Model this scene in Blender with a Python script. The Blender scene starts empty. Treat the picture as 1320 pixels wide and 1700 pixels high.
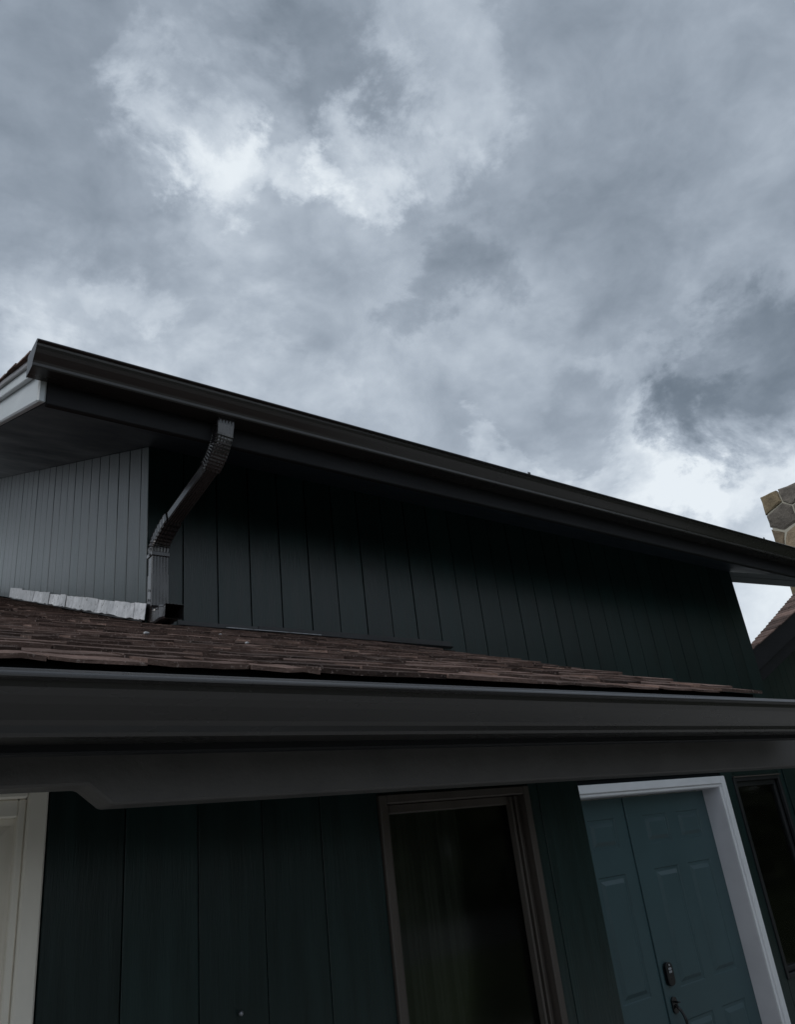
import bpy, bmesh, math, random
from mathutils import Vector, Matrix
random.seed(7)
S = bpy.context.scene
COL = S.collection

# ------------------------------------------------------------------ camera
EYE = 1.9                                  # camera height over the driveway, metres
CX, CY, F = 660.0, 850.0, 1272.4           # photograph: 1320 x 1700
AX = Vector((0.7956, -0.1628, -0.5835)).normalized()      # world X (along the front wall) in camera axes
AZ = Vector((-0.1114, 0.9074, -0.4051))
AZ = (AZ - AX * AZ.dot(AX)).normalized()
AY = AZ.cross(AX)
ROT = Matrix((AX, AY, AZ))                 # rows: world axes -> columns are the camera axes
cam_data = bpy.data.cameras.new('camera')
cam_data.sensor_fit = 'HORIZONTAL'
cam_data.sensor_width = 36.0
cam_data.lens = 36.0 * F / 1320.0
cam_data.clip_start = 0.05
cam_data.clip_end = 2000
cam = bpy.data.objects.new('camera', cam_data)
COL.objects.link(cam)
cam.matrix_world = Matrix.Translation((0, 0, EYE)) @ ROT.to_4x4()
S.camera = cam

def direction(px, py):
    return ROT @ Vector((px - CX, -(py - CY), -F))

def on_y(px, py, Y):
    d = direction(px, py)
    return d * (Y / d.y) + Vector((0, 0, EYE))

# ------------------------------------------------------------------ world: overcast sky
SUN_DIR = Vector((-.72, .03, .69)).normalized()       # veiled sun, high on the left
SUN_EL = math.asin(SUN_DIR.z)
SUN_AZ = math.atan2(SUN_DIR.x, SUN_DIR.y)
W = bpy.data.worlds.new('World')
S.world = W
W.use_nodes = True
nt = W.node_tree
nt.nodes.clear()
def wn(t, **k):
    n = nt.nodes.new(t)
    for a, b in k.items():
        setattr(n, a, b)
    return n
def wl(a, b):
    nt.links.new(a, b)
def wmath(op, a, b=None, clamp=False):
    n = wn('ShaderNodeMath', operation=op, use_clamp=clamp)
    for i, v in enumerate((a, b)):
        if v is None:
            continue
        if isinstance(v, (int, float)):
            n.inputs[i].default_value = v
        else:
            wl(v, n.inputs[i])
    return n.outputs[0]
out = wn('ShaderNodeOutputWorld')
bg = wn('ShaderNodeBackground')
bg.inputs['Strength'].default_value = 0.1
wl(bg.outputs[0], out.inputs[0])
sky = wn('ShaderNodeTexSky', sky_type='NISHITA', sun_disc=False)
sky.sun_elevation = SUN_EL
sky.sun_rotation = SUN_AZ
geo = wn('ShaderNodeTexCoord')
sep = wn('ShaderNodeSeparateXYZ')
wl(geo.outputs['Generated'], sep.inputs[0])
comb = wn('ShaderNodeVectorMath', operation='MULTIPLY')          # clouds lie flatter than they are wide
wl(geo.outputs['Generated'], comb.inputs[0])
comb.inputs[1].default_value = (1.0, 1.0, 1.45)
def noise(scale, detail, rough, dist, vec, off=(0, 0, 0)):
    mp = wn('ShaderNodeMapping')
    mp.inputs['Location'].default_value = off
    wl(vec, mp.inputs[0])
    n = wn('ShaderNodeTexNoise')
    n.inputs['Scale'].default_value = scale
    n.inputs['Detail'].default_value = detail
    n.inputs['Roughness'].default_value = rough
    n.inputs['Distortion'].default_value = dist
    wl(mp.outputs[0], n.inputs['Vector'])
    return n
n_big = noise(2.6, 8, 0.52, 0.25, comb.outputs[0], (3.1, 1.7, 0))
n_mid = noise(6.5, 9, 0.56, 0.35, comb.outputs[0], (0.4, 5.2, 2))
n_fine = noise(17, 8, 0.58, 0.3, comb.outputs[0], (7.4, 2.2, 5))
n_warp = noise(6.0, 9, 0.62, 0.2, comb.outputs[0], (9.0, 4.0, 1))
vsub = wn('ShaderNodeVectorMath', operation='SUBTRACT')
wl(n_warp.outputs['Color'], vsub.inputs[0])
vsub.inputs[1].default_value = (0.5, 0.5, 0.5)
vsc = wn('ShaderNodeVectorMath', operation='SCALE')
wl(vsub.outputs[0], vsc.inputs[0])
vsc.inputs['Scale'].default_value = 0.36
vadd = wn('ShaderNodeVectorMath', operation='ADD')
wl(geo.outputs['Generated'], vadd.inputs[0])
wl(vsc.outputs[0], vadd.inputs[1])
vnorm = wn('ShaderNodeVectorMath', operation='NORMALIZE')
wl(vadd.outputs[0], vnorm.inputs[0])
# thin and thick places in the cloud cover (direction, radius in px of the photograph, weight)
CLOUDS = [(280, 140, 75, .34), (345, 285, 72, .44), (290, 225, 80, .34), (420, 115, 70, .20), (505, 255, 66, .52), (595, 245, 66, .50),
          (430, 335, 120, .06), (565, 165, 100, -.20), (430, 190, 55, -.10), (665, 235, 70, .18), (745, 70, 70, .26), (715, 190, 50, .16), (760, 380, 60, .14), (870, 250, 60, .10),
          (1130, 765, 80, .44), (1250, 755, 80, .42), (830, 745, 50, .30), (1180, 560, 80, .24), (1080, 640, 60, .16), (975, 800, 50, .30),
          (430, 625, 100, .20), (150, 560, 110, .20), (70, 510, 120, .14), (220, 530, 50, .14), (20, 620, 80, .22), (350, 500, 120, .10),
          (60, 110, 220, -.16), (900, 360, 170, -.16), (745, 460, 70, -.30), (1250, 610, 120, -.74), (600, 90, 110, -.10),
          (1040, 430, 140, -.12), (1180, 180, 280, -.10), (1290, 560, 80, -.16), (1190, 690, 60, -.36), (1240, 480, 70, -.12), (190, 420, 100, -.04), (1020, 735, 80, -.22), (900, 690, 90, -.12), (1100, 850, 60, -.12)]
acc = None
for px, py, rad, wgt in CLOUDS:
    d = direction(px, py)
    ang = math.atan(rad * 1.25 / F)
    d.normalize()
    dn = wn('ShaderNodeVectorMath', operation='DOT_PRODUCT')
    wl(vnorm.outputs[0], dn.inputs[0])
    dn.inputs[1].default_value = d
    mr = wn('ShaderNodeMapRange', interpolation_type='SMOOTHERSTEP')
    mr.inputs['From Min'].default_value = math.cos(ang * 1.15)
    mr.inputs['From Max'].default_value = 1.0
    mr.inputs['To Max'].default_value = wgt
    wl(dn.outputs['Value'], mr.inputs[0])
    acc = mr.outputs[0] if acc is None else wmath('ADD', acc, mr.outputs[0])
v = wmath('MULTIPLY', wmath('SUBTRACT', n_big.outputs['Fac'], 0.5), 0.50)
v = wmath('ADD', v, wmath('MULTIPLY', wmath('SUBTRACT', n_mid.outputs['Fac'], 0.5), 0.55))
v = wmath('ADD', v, wmath('MULTIPLY', wmath('SUBTRACT', n_fine.outputs['Fac'], 0.5), 0.30))
hz = wn('ShaderNodeMapRange', interpolation_type='SMOOTHSTEP')      # thinner, brighter cloud towards the horizon all round
hz.inputs['From Min'].default_value = 0.12
hz.inputs['From Max'].default_value = 0.66
hz.inputs['To Min'].default_value = 0.40
hz.inputs['To Max'].default_value = 0.0
wl(sep.outputs[2], hz.inputs[0])
v = wmath('ADD', wmath('ADD', v, 0.49), wmath('MULTIPLY', acc, 0.52))
v = wmath('ADD', v, hz.outputs[0])
ramp = wn('ShaderNodeValToRGB')
els = ramp.color_ramp.elements
stops = [(0.0, (.142, .178, .222)), (0.20, (.204, .247, .300)), (0.40, (.285, .335, .400)),
         (0.60, (.402, .462, .538)), (0.80, (.605, .672, .748)), (1.0, (.87, .93, .975))]
els[0].position, els[0].color = stops[0][0], stops[0][1] + (1,)
els[1].position, els[1].color = stops[-1][0], stops[-1][1] + (1,)
for p, c in stops[1:-1]:
    e = els.new(p)
    e.color = c + (1,)
ramp.color_ramp.interpolation = 'B_SPLINE'
wl(v, ramp.inputs[0])
cl = wn('ShaderNodeVectorMath', operation='SCALE')
wl(ramp.outputs[0], cl.inputs[0])
cl.inputs['Scale'].default_value = 10.0
mix = wn('ShaderNodeMix', data_type='RGBA')
mix.inputs['Factor'].default_value = 0.96          # cloud cover over the blue
wl(sky.outputs[0], mix.inputs[6])
wl(cl.outputs[0], mix.inputs[7])
wl(mix.outputs[2], bg.inputs['Color'])

sun_data = bpy.data.lights.new('sun', 'SUN')
sun_data.energy = 1.1
sun_data.angle = math.radians(40)
sun_data.color = (1.0, 0.97, 0.93)
sun = bpy.data.objects.new('sun', sun_data)
COL.objects.link(sun)
sun.rotation_euler = SUN_DIR.to_track_quat('Z', 'Y').to_euler()
sun.location = (0, 0, 30)

S.view_settings.view_transform = 'Standard'
S.view_settings.look = 'None'
S.view_settings.exposure = 0.0
S.view_settings.gamma = 1.0
S.view_settings.use_curve_mapping = False
S.render.engine = 'CYCLES'
S.cycles.max_bounces = 8

# ------------------------------------------------------------------ materials
def principled(name, color, rough, spec=0.5, metal=0.0):
    m = bpy.data.materials.new(name)
    m.use_nodes = True
    b = m.node_tree.nodes['Principled BSDF']
    b.inputs['Base Color'].default_value = color + (1,)
    b.inputs['Roughness'].default_value = rough
    b.inputs['Specular IOR Level'].default_value = spec
    b.inputs['Metallic'].default_value = metal
    return m, b
def add(m, t, **k):
    n = m.node_tree.nodes.new(t)
    for a, b in k.items():
        setattr(n, a, b)
    return n
def surf(name, color, rough, spec=0.5, metal=0.0, var=0.25, scale=4.0, stretch=(1, 1, 1), bump=0.15, bscale=60.0,
         bdist=0.004, per_object=0.0, rvar=0.12, speck=None, detail=6):
    """painted or weathered surface: colour mottling, roughness variation, fine relief"""
    m, b = principled(name, color, rough, spec, metal)
    L = m.node_tree.links.new
    tc = add(m, 'ShaderNodeTexCoord')
    mp = add(m, 'ShaderNodeMapping')
    mp.inputs['Scale'].default_value = stretch
    L(tc.outputs['Object'], mp.inputs[0])
    vec = mp.outputs[0]
    oi = add(m, 'ShaderNodeObjectInfo')
    if per_object:
        av = add(m, 'ShaderNodeVectorMath', operation='ADD')
        sc = add(m, 'ShaderNodeVectorMath', operation='SCALE')
        cb = add(m, 'ShaderNodeCombineXYZ')
        for i in range(3):
            L(oi.outputs['Random'], cb.inputs[i])
        L(cb.outputs[0], sc.inputs[0])
        sc.inputs['Scale'].default_value = 37.0
        L(vec, av.inputs[0])
        L(sc.outputs[0], av.inputs[1])
        vec = av.outputs[0]
    n1 = add(m, 'ShaderNodeTexNoise')
    n1.inputs['Scale'].default_value = scale
    n1.inputs['Detail'].default_value = detail
    n1.inputs['Roughness'].default_value = 0.6
    L(vec, n1.inputs['Vector'])
    mr = add(m, 'ShaderNodeMapRange')
    mr.inputs['From Min'].default_value = 0.25
    mr.inputs['From Max'].default_value = 0.75
    mr.inputs['To Min'].default_value = 1 - var
    mr.inputs['To Max'].default_value = 1 + var
    L(n1.outputs['Fac'], mr.inputs[0])
    fac = mr.outputs[0]
    if per_object:
        m2 = add(m, 'ShaderNodeMapRange')
        m2.inputs['To Min'].default_value = 1 - per_object
        m2.inputs['To Max'].default_value = 1 + per_object
        L(oi.outputs['Random'], m2.inputs[0])
        mm = add(m, 'ShaderNodeMath', operation='MULTIPLY')
        L(fac, mm.inputs[0])
        L(m2.outputs[0], mm.inputs[1])
        fac = mm.outputs[0]
    vs = add(m, 'ShaderNodeVectorMath', operation='SCALE')
    vs.inputs[0].default_value = color
    L(fac, vs.inputs['Scale'])
    colout = vs.outputs[0]
    n2 = add(m, 'ShaderNodeTexNoise')
    n2.inputs['Scale'].default_value = bscale
    n2.inputs['Detail'].default_value = 5
    n2.inputs['Roughness'].default_value = 0.65
    L(vec, n2.inputs['Vector'])
    if speck:
        cr = add(m, 'ShaderNodeMapRange')
        cr.inputs['From Min'].default_value = speck[1]
        cr.inputs['From Max'].default_value = speck[1] + speck[2]
        L(n2.outputs['Fac'], cr.inputs[0])
        mx = add(m, 'ShaderNodeMix', data_type='RGBA')
        L(cr.outputs[0], mx.inputs['Factor'])
        L(colout, mx.inputs[6])
        mx.inputs[7].default_value = speck[0] + (1,)
        colout = mx.outputs[2]
    L(colout, b.inputs['Base Color'])
    rr = add(m, 'ShaderNodeMapRange')
    rr.inputs['From Min'].default_value = 0.3
    rr.inputs['From Max'].default_value = 0.7
    rr.inputs['To Min'].default_value = max(0.05, rough - rvar)
    rr.inputs['To Max'].default_value = min(1, rough + rvar)
    L(n1.outputs['Fac'], rr.inputs[0])
    L(rr.outputs[0], b.inputs['Roughness'])
    bp = add(m, 'ShaderNodeBump')
    bp.inputs['Strength'].default_value = bump
    bp.inputs['Distance'].default_value = bdist
    L(n2.outputs['Fac'], bp.inputs['Height'])
    L(bp.outputs[0], b.inputs['Normal'])
    return m

M = {}
GREEN = (.0046, .0180, .0178)
M['siding'] = surf('dark_green_rough_sawn_siding', GREEN, .34, .58, var=.35, scale=5, stretch=(6, 6, .5), bump=.28,
                   bscale=26, bdist=.006, per_object=.20, rvar=.03)
M['sheath'] = surf('shadow_gap_sheathing', (.008, .010, .011), .9, .1)
M['soffit'] = surf('dark_soffit_plywood', (.019, .031, .046), .55, .4, var=.2, scale=3, bump=.1)
M['trim'] = surf('charcoal_brown_fascia_paint', (.012, .0125, .0145), .62, .3, var=.2, scale=4, stretch=(.5, 3, 3), bump=.3,
                 bscale=35, bdist=.004)
M['beam'] = surf('charcoal_beam_paint', (.090, .086, .084), .62, .35, var=.18, scale=9, stretch=(1, 1, 1), bump=.5, bscale=55,
                 bdist=.004)
M['gutter'] = surf('dark_bronze_aluminium', (.029, .0270, .0265), .28, .62, var=.10, scale=3, stretch=(.4, 1, 1), bump=.04,
                   bscale=12, bdist=.004, rvar=.05)
M['spout'] = surf('brown_aluminium_downspout', (.020, .018, .0195), .23, .95, var=.15, scale=9, bump=.06, bscale=40, bdist=.002)
M['rake'] = surf('weathered_grey_rake_paint', (.52, .56, .58), .42, .5, var=.10, scale=9, stretch=(2, .5, 2), bump=.2, bscale=50)
M['drip'] = surf('drip_edge_metal', (.16, .145, .145), .34, .5, var=.15, bump=.05)
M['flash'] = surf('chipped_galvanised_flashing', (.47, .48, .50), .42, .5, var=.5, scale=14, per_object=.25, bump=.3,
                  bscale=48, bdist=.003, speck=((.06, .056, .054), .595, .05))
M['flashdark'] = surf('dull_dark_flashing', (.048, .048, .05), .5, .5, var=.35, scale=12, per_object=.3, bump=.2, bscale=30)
M['shingle'] = surf('brown_asphalt_shingle', (.128, .086, .072), .93, .2, var=.45, scale=16, per_object=.62, bump=1.0, bscale=130,
                    bdist=.005, speck=((.36, .285, .255), .58, .10))
M['white'] = surf('white_door_casing', (.80, .81, .83), .38, .5, var=.06, scale=5, bump=.06)
M['jamb'] = surf('white_jamb_paint', (.74, .73, .77), .45, .5, var=.06, scale=5, bump=.06)
M['door'] = surf('teal_green_door_paint', (.049, .093, .103), .44, .55, var=.08, scale=4, bump=.06, bscale=90, bdist=.001, rvar=.02)
M['lock'] = surf('black_lock_metal', (.006, .006, .007), .3, .5, bump=.03)
M['key'] = surf('pale_keypad', (.35, .36, .38), .4, .5, bump=.03)
M['bronze'] = surf('brown_window_frame', (.072, .060, .052), .48, .5, var=.15, scale=6, stretch=(3, 3, .4), bump=.15)
M['blackframe'] = surf('black_window_frame', (.013, .014, .016), .42, .5, bump=.08)
M['beige'] = surf('warm_white_garage_door', (.84, .795, .71), .55, .4, var=.05, scale=6, bump=.1)
M['room'] = surf('dim_room', (.36, .35, .32), .9, .1)
M['added_cloth'] = surf('added_pane_cloth', (.17, .165, .145), .9, .1, stretch=(8, 1, .2), scale=5)  # cloth of the added sheets that tone the window panes
M['mortar'] = surf('lime_mortar', (.40, .38, .32), .95, .2, bump=.5)
for i, c in enumerate([(.21, .165, .115), (.23, .130, .090), (.160, .143, .125), (.25, .20, .13), (.18, .135, .100)]):
    M['stone%d' % i] = surf('chimney_stone_tone%d' % i, c, .9, .25, var=.5, scale=5, per_object=.3, bump=.8, bscale=14, bdist=.03)
M['asphalt'] = surf('driveway_concrete', (.40, .39, .37), .9, .2, var=.2, scale=2, bump=.4, bscale=120)
M['concrete'] = surf('entry_concrete', (.34, .33, .31), .9, .2, var=.2, scale=2, bump=.3, bscale=90)
M['lawn'] = surf('lawn', (.045, .055, .026), .95, .1, var=.4, scale=1.2, bump=.8, bscale=60)
M['leaf'] = surf('tree_leaves', (.075, .088, .045), .8, .3, var=.5, scale=2, bump=.1)
M['asphalt2'] = surf('road_asphalt', (.055, .055, .055), .9, .2, bump=.3)
M['nail'] = surf('zinc_hook', (.25, .26, .28), .35, .5, metal=.6, bump=.02)
gm = bpy.data.materials.new('window_glass')
gm.use_nodes = True
gn = gm.node_tree
gn.nodes.clear()
go = gn.nodes.new('ShaderNodeOutputMaterial')
gx = gn.nodes.new('ShaderNodeMixShader')
gt = gn.nodes.new('ShaderNodeBsdfTransparent')
gt.inputs[0].default_value = (.72, .75, .73, 1)
gg = gn.nodes.new('ShaderNodeBsdfGlossy')
gg.inputs['Roughness'].default_value = 0.07
gf = gn.nodes.new('ShaderNodeFresnel')
gf.inputs[0].default_value = 1.52
gn.links.new(gf.outputs[0], gx.inputs[0])
gn.links.new(gt.outputs[0], gx.inputs[1])
gn.links.new(gg.outputs[0], gx.inputs[2])
gn.links.new(gx.outputs[0], go.inputs[0])
M['glass'] = gm

# ------------------------------------------------------------------ helpers
def mesh_obj(name, verts, faces, mat, parent=None, bevel=0.0, smooth=False, segs=1):
    me = bpy.data.meshes.new(name)
    bm = bmesh.new()
    vs = [bm.verts.new(v) for v in verts]
    for f in faces:
        try:
            bm.faces.new([vs[i] for i in f])
        except ValueError:
            pass
    bmesh.ops.recalc_face_normals(bm, faces=bm.faces)
    if bevel:
        es = [e for e in bm.edges if len(e.link_faces) == 2 and e.calc_face_angle(0) > 0.5]
        bmesh.ops.bevel(bm, geom=es, offset=bevel, segments=segs, profile=0.5, affect='EDGES', clamp_overlap=True)
    if smooth:
        for f in bm.faces:
            f.smooth = True
    bm.to_mesh(me)
    bm.free()
    me.materials.append(mat)
    o = bpy.data.objects.new(name, me)
    COL.objects.link(o)
    if parent is not None:
        attach(o, parent)
    return o
WORLD = {}
def attach(o, parent):
    o.parent = parent
    o.matrix_parent_inverse = WORLD.get(parent.name, Matrix.Identity(4)).inverted()
def tag(o, label=None, category=None, group=None, kind=None):
    for k, v in (('label', label), ('category', category), ('group', group), ('kind', kind)):
        if v:
            o[k] = v
    return o
BOXF = [(0, 1, 3, 2), (4, 6, 7, 5), (0, 4, 5, 1), (2, 3, 7, 6), (0, 2, 6, 4), (1, 5, 7, 3)]
def boxv(x0, x1, y0, y1, z0, z1):
    return [(x, y, z) for x in (x0, x1) for y in (y0, y1) for z in (z0, z1)]
def box(name, x0, x1, y0, y1, z0, z1, mat, parent=None, bevel=0.0):
    return mesh_obj(name, boxv(x0, x1, y0, y1, z0, z1), BOXF, mat, parent, bevel)
def prism_y(name, poly, y0, y1, mat, parent=None, bevel=0.0):
    """poly in X,Z extruded along Y"""
    n = len(poly)
    v = [(x, y0, z) for x, z in poly] + [(x, y1, z) for x, z in poly]
    f = [tuple(range(n)), tuple(range(2 * n - 1, n - 1, -1))] + [(i, (i + 1) % n, n + (i + 1) % n, n + i) for i in range(n)]
    return mesh_obj(name, v, f, mat, parent, bevel)
def prism_x(name, poly, x0, x1, mat, parent=None, bevel=0.0, smooth=False, cap=True):
    """poly in Y,Z extruded along X"""
    n = len(poly)
    v = [(x0, y, z) for y, z in poly] + [(x1, y, z) for y, z in poly]
    f = [(i, (i + 1) % n, n + (i + 1) % n, n + i) for i in range(n)]
    if cap:
        f += [tuple(range(n)), tuple(range(2 * n - 1, n - 1, -1))]
    return mesh_obj(name, v, f, mat, parent, bevel, smooth)
def empty(name, loc):
    o = bpy.data.objects.new(name, None)
    COL.objects.link(o)
    o.location = loc
    WORLD[o.name] = Matrix.Translation(loc)
    return o
def Z(z):
    return z + EYE           # heights below are given from the eye

# ------------------------------------------------------------------ setting
FLOOR = 0.03
tag(mesh_obj('ground', [(-400, -400, -.004), (400, -400, -.004), (400, 400, -.004), (-400, 400, -.004)], [(0, 1, 2, 3)], M['lawn']), kind='structure')
tag(box('driveway', -6, 11, -3.6, 1.78, -.02, .004, M['asphalt']), kind='structure')
tag(box('path', 2.75, 8.2, 1.80, 3.12, -.02, .03, M['concrete']), kind='structure')

# trees and shrubs across the street, added out of view to darken reflections in glass and siding
rw = random.Random(5)
wv, wf = [], []
def clump(p, big):
    t1 = Vector((rw.uniform(-1, 1), rw.uniform(-1, 1), rw.uniform(-1, 1))).normalized() * rw.uniform(.10, .22) * big
    t2 = t1.orthogonal().normalized() * rw.uniform(.08, .18) * big
    b = len(wv)
    wv.extend([p - t1, p + t2, p + t1, p - t2])
    wf.append((b, b + 1, b + 2, b + 3))
spots = [(-36 + k * 2.6, -20 + rw.uniform(-2.5, 1.5), rw.uniform(4.5, 7.0)) for k in range(22)]
spots += [(21 + rw.uniform(-2, 3), -19 + k * 2.3, rw.uniform(8.5, 12)) for k in range(11)]
spots += [(25 + rw.uniform(-2, 2), -20 + k * 2.1, rw.uniform(8.5, 12)) for k in range(12)]
spots += [(14 + k * 1.9, -17 + rw.uniform(-1.5, 1), rw.uniform(8, 11)) for k in range(5)]
for cx, cy, hgt in spots:
    b = len(wv)
    for a in range(6):
        an = a * math.pi / 3
        wv += [(cx + .16 * math.cos(an), cy + .16 * math.sin(an), 0), (cx + .07 * math.cos(an), cy + .07 * math.sin(an), hgt * .8)]
    wf += [(b + 2 * a, b + 2 * ((a + 1) % 6), b + 2 * ((a + 1) % 6) + 1, b + 2 * a + 1) for a in range(6)]
    for q in range(2600):
        t = rw.random() ** .8                       # height fraction, crown down to the ground
        rmax = 2.2 * math.sqrt(max(0.0, 1 - t)) * (.75 + .25 * math.sin(t * 9 + cx)) + .25
        th, r_ = rw.uniform(0, 2 * math.pi), rmax * math.sqrt(rw.random())
        clump(Vector((cx + r_ * math.cos(th), cy + r_ * math.sin(th), .1 + t * hgt)), 1.0)
b = len(wv)  # tall unseen tree behind the garage, added to darken the side wall's sheen
for a in range(8):
    an = a * math.pi / 4
    wv += [(0.0 + .2 * math.cos(an), 14 + .2 * math.sin(an), 0), (0.0 + .06 * math.cos(an), 14 + .06 * math.sin(an), 13)]
wf += [(b + 2 * a, b + 2 * ((a + 1) % 8), b + 2 * ((a + 1) % 8) + 1, b + 2 * a + 1) for a in range(8)]
for q in range(6000):
    u = rw.random() ** .5
    th, cp = rw.uniform(0, 2 * math.pi), rw.uniform(-1, 1)
    sp = math.sqrt(1 - cp * cp)
    clump(Vector((0.0 + 1.5 * u * sp * math.cos(th), 14 + 1.7 * u * sp * math.sin(th), 10.9 + 3.3 * u * cp)), 1.0)
me = bpy.data.meshes.new('unseen_woods')
me.from_pydata(wv, [], wf)
me.materials.append(M['leaf'])
wo = bpy.data.objects.new('unseen_woods', me)
COL.objects.link(wo)
wo['kind'] = 'stuff'
tag(box('road', -400, 400, -15.5, -9.5, -.03, .001, M['asphalt2']), kind='structure')

# ------------------------------------------------------------------ main house
YU, YL = 3.20, 1.855         # upper/entry wall plane, garage wall plane
XL, XR = 1.155, 6.32         # ends of the upper wall
MU, ML = .425, .361          # roof slopes
BW = .0537 * YU              # board width of the siding
def roof_z(y):               # surface of the garage roof
    return Z(ML * y - .115)
def under(y, off=0.0):       # underside plane of the upper roof
    return Z(1.683 + MU * (y - 2.65) + off)

house = empty('house', (3.0, 3.2, 0))
tag(house, 'dark green board-sided house with charcoal gutters, shingled garage roof and green double door', 'house')

def board(parent, x0, x1, zb, zt, yf, th=.014, mat='siding', g=.0012):
    """vertical board on a wall facing the front; zb/zt may be (left,right)"""
    zb = zb if isinstance(zb, tuple) else (zb, zb)
    zt = zt if isinstance(zt, tuple) else (zt, zt)
    yf = yf + random.uniform(-.0012, .0012)
    return prism_y('board', [(x0 + g, zb[0]), (x1 - g, zb[1]), (x1 - g, zt[1]), (x0 + g, zt[0])], yf, yf + th, M[mat], parent, .0013 if g < .002 else .0005)

# upper wall with the entry below it
upper = box('upper_wall', XL + .02, XR - .02, YU + .012, YU + .10, Z(.96), under(YU) + .02, M['sheath'], house)
DX0, DX1, DTOP = 3.34, 5.33, .250          # door casing outer edges and top
WX0, WX1, WTOP, WBOT = 5.46, 6.12, .236, -1.03   # narrow window right of the door
entry = mesh_obj('entry_wall', sum([boxv(*b) for b in [
    (2.2, DX0 + .05, YU + .012, YU + .12, FLOOR, Z(.96)), (DX0 + .05, DX1 - .05, YU + .012, YU + .12, Z(DTOP - .03), Z(.96)),
    (DX1 - .05, WX0 + .03, YU + .012, YU + .12, FLOOR, Z(.96)), (WX0 + .03, WX1 - .03, YU + .012, YU + .12, Z(WTOP - .03), Z(.96)),
    (WX0 + .03, WX1 - .03, YU + .012, YU + .12, FLOOR, Z(WBOT + .03)), (WX1 - .03, XR - .02, YU + .012, YU + .12, FLOOR, Z(.96))]], []),
    [tuple(i + 8 * k for i in f) for k in range(6) for f in BOXF], M['sheath'], house)
x = XL
i = 0
while x < XR - .15:
    x1 = min(x + BW * random.uniform(.985, 1.015), XR)
    if XR - x1 < .13:
        x1 = XR
    if x1 < 2.55:
        zb = (roof_z(YU) + .0, roof_z(YU) + .0)
    else:
        zb = (Z(.28), Z(.28))
    board(upper, x, x1, zb, under(YU) + .004, YU - .002, g=.0034)
    x = x1
# entry wall boards beside the door
for a, b in ((2.2, 2.37), (2.37, 2.54), (2.54, 2.71), (2.71, 2.88), (2.88, 3.05), (3.05, 3.2), (3.2, DX0)):
    board(entry, a, b, FLOOR, Z(.278), YU - .002)
board(entry, DX1, WX0, FLOOR, Z(.278), YU - .002)
board(entry, WX0, WX1, Z(WTOP), Z(.278), YU - .002)
board(entry, WX0, WX1, FLOOR, Z(WBOT), YU - .002)
board(entry, WX1, WX1 + .065, FLOOR, Z(.278), YU - .002)
board(entry, WX1 + .068, XR + .004, FLOOR, Z(.278), YU - .012, .03)

# side wall of the upper storey, facing left
side = mesh_obj('side_wall', [(XL + .012, YU + .06, roof_z(YU) - .1), (XL + .012, 9.0, roof_z(9.0) - .1), (XL + .012, 9.0, under(9.0) + .02),
                              (XL + .012, YU + .06, under(YU) + .02), (XL + .09, YU + .06, roof_z(YU) - .1), (XL + .09, 9.0, roof_z(9.0) - .1),
                              (XL + .09, 9.0, under(9.0) + .02), (XL + .09, YU + .06, under(YU) + .02)],
                [(0, 1, 2, 3), (7, 6, 5, 4), (0, 4, 5, 1), (1, 5, 6, 2), (2, 6, 7, 3), (3, 7, 4, 0)], M['sheath'], house)
y = YU - .002
first = True
while y < 8.8:
    y1 = y + (.098 if first else .166 * random.uniform(.98, 1.02))
    first = False
    g = .0030
    x0 = XL - .002 + random.uniform(-.001, .001)
    ya, yb = y + g, y1 - g
    if y < YU:
        ya = y - .001
    v = [(xx, yy, zz_) for xx in (x0, x0 + .014) for yy, zz_ in
         ((ya, roof_z(ya) + .008), (yb, roof_z(yb) + .008), (yb, under(yb) + .004), (ya, under(ya) + .004))]
    mesh_obj('board', v, [(0, 1, 2, 3), (7, 6, 5, 4), (0, 4, 5, 1), (1, 5, 6, 2), (2, 6, 7, 3), (3, 7, 4, 0)], M['siding'], side, .0025)
    y = y1
# plain outer walls that close the house
box('rear_wall', XL + .1, XR, 8.9, 9.0, 0, under(8.9), M['soffit'], house)
mesh_obj('right_wall', [(XR - .02 - dx, yy, zz_) for dx in (0, .08) for yy, zz_ in ((YU + .13, 0), (8.88, 0), (8.88, under(8.88)), (YU + .13, under(YU + .13)))],
         [(0, 1, 2, 3), (7, 6, 5, 4), (0, 4, 5, 1), (1, 5, 6, 2), (2, 6, 7, 3), (3, 7, 4, 0)], M['siding'], house)

# upper roof ------------------------------------------------
UX0, UX1 = .50, 7.0
YF = 2.65                    # back of the gutter = front of the fascia
def slab_x(name, x0, x1, ya, yb, lo, hi, mat, parent, bevel=0.0):
    poly = [(ya, under(ya, lo)), (yb, under(yb, lo)), (yb, under(yb, hi)), (ya, under(ya, hi))]
    return prism_x(name, poly, x0, x1, mat, parent, bevel)
uroof = slab_x('roof', UX0 + .03, UX1 - .02, YF - .01, 9.2, .165, .188, M['soffit'], house)
tag(uroof, 'upper roof with dark soffit and shingled edge')
slab_x('soffit', .565, XR - .02, YF + .03, 8.8, .004, .016, M['soffit'], uroof)
prism_x('fascia', [(YF, under(YF, -.004)), (YF + .028, under(YF, -.004)), (YF + .028, under(YF, .185)), (YF, under(YF, .185))],
        .562, UX1 - .045, M['trim'], uroof, .004)
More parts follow.
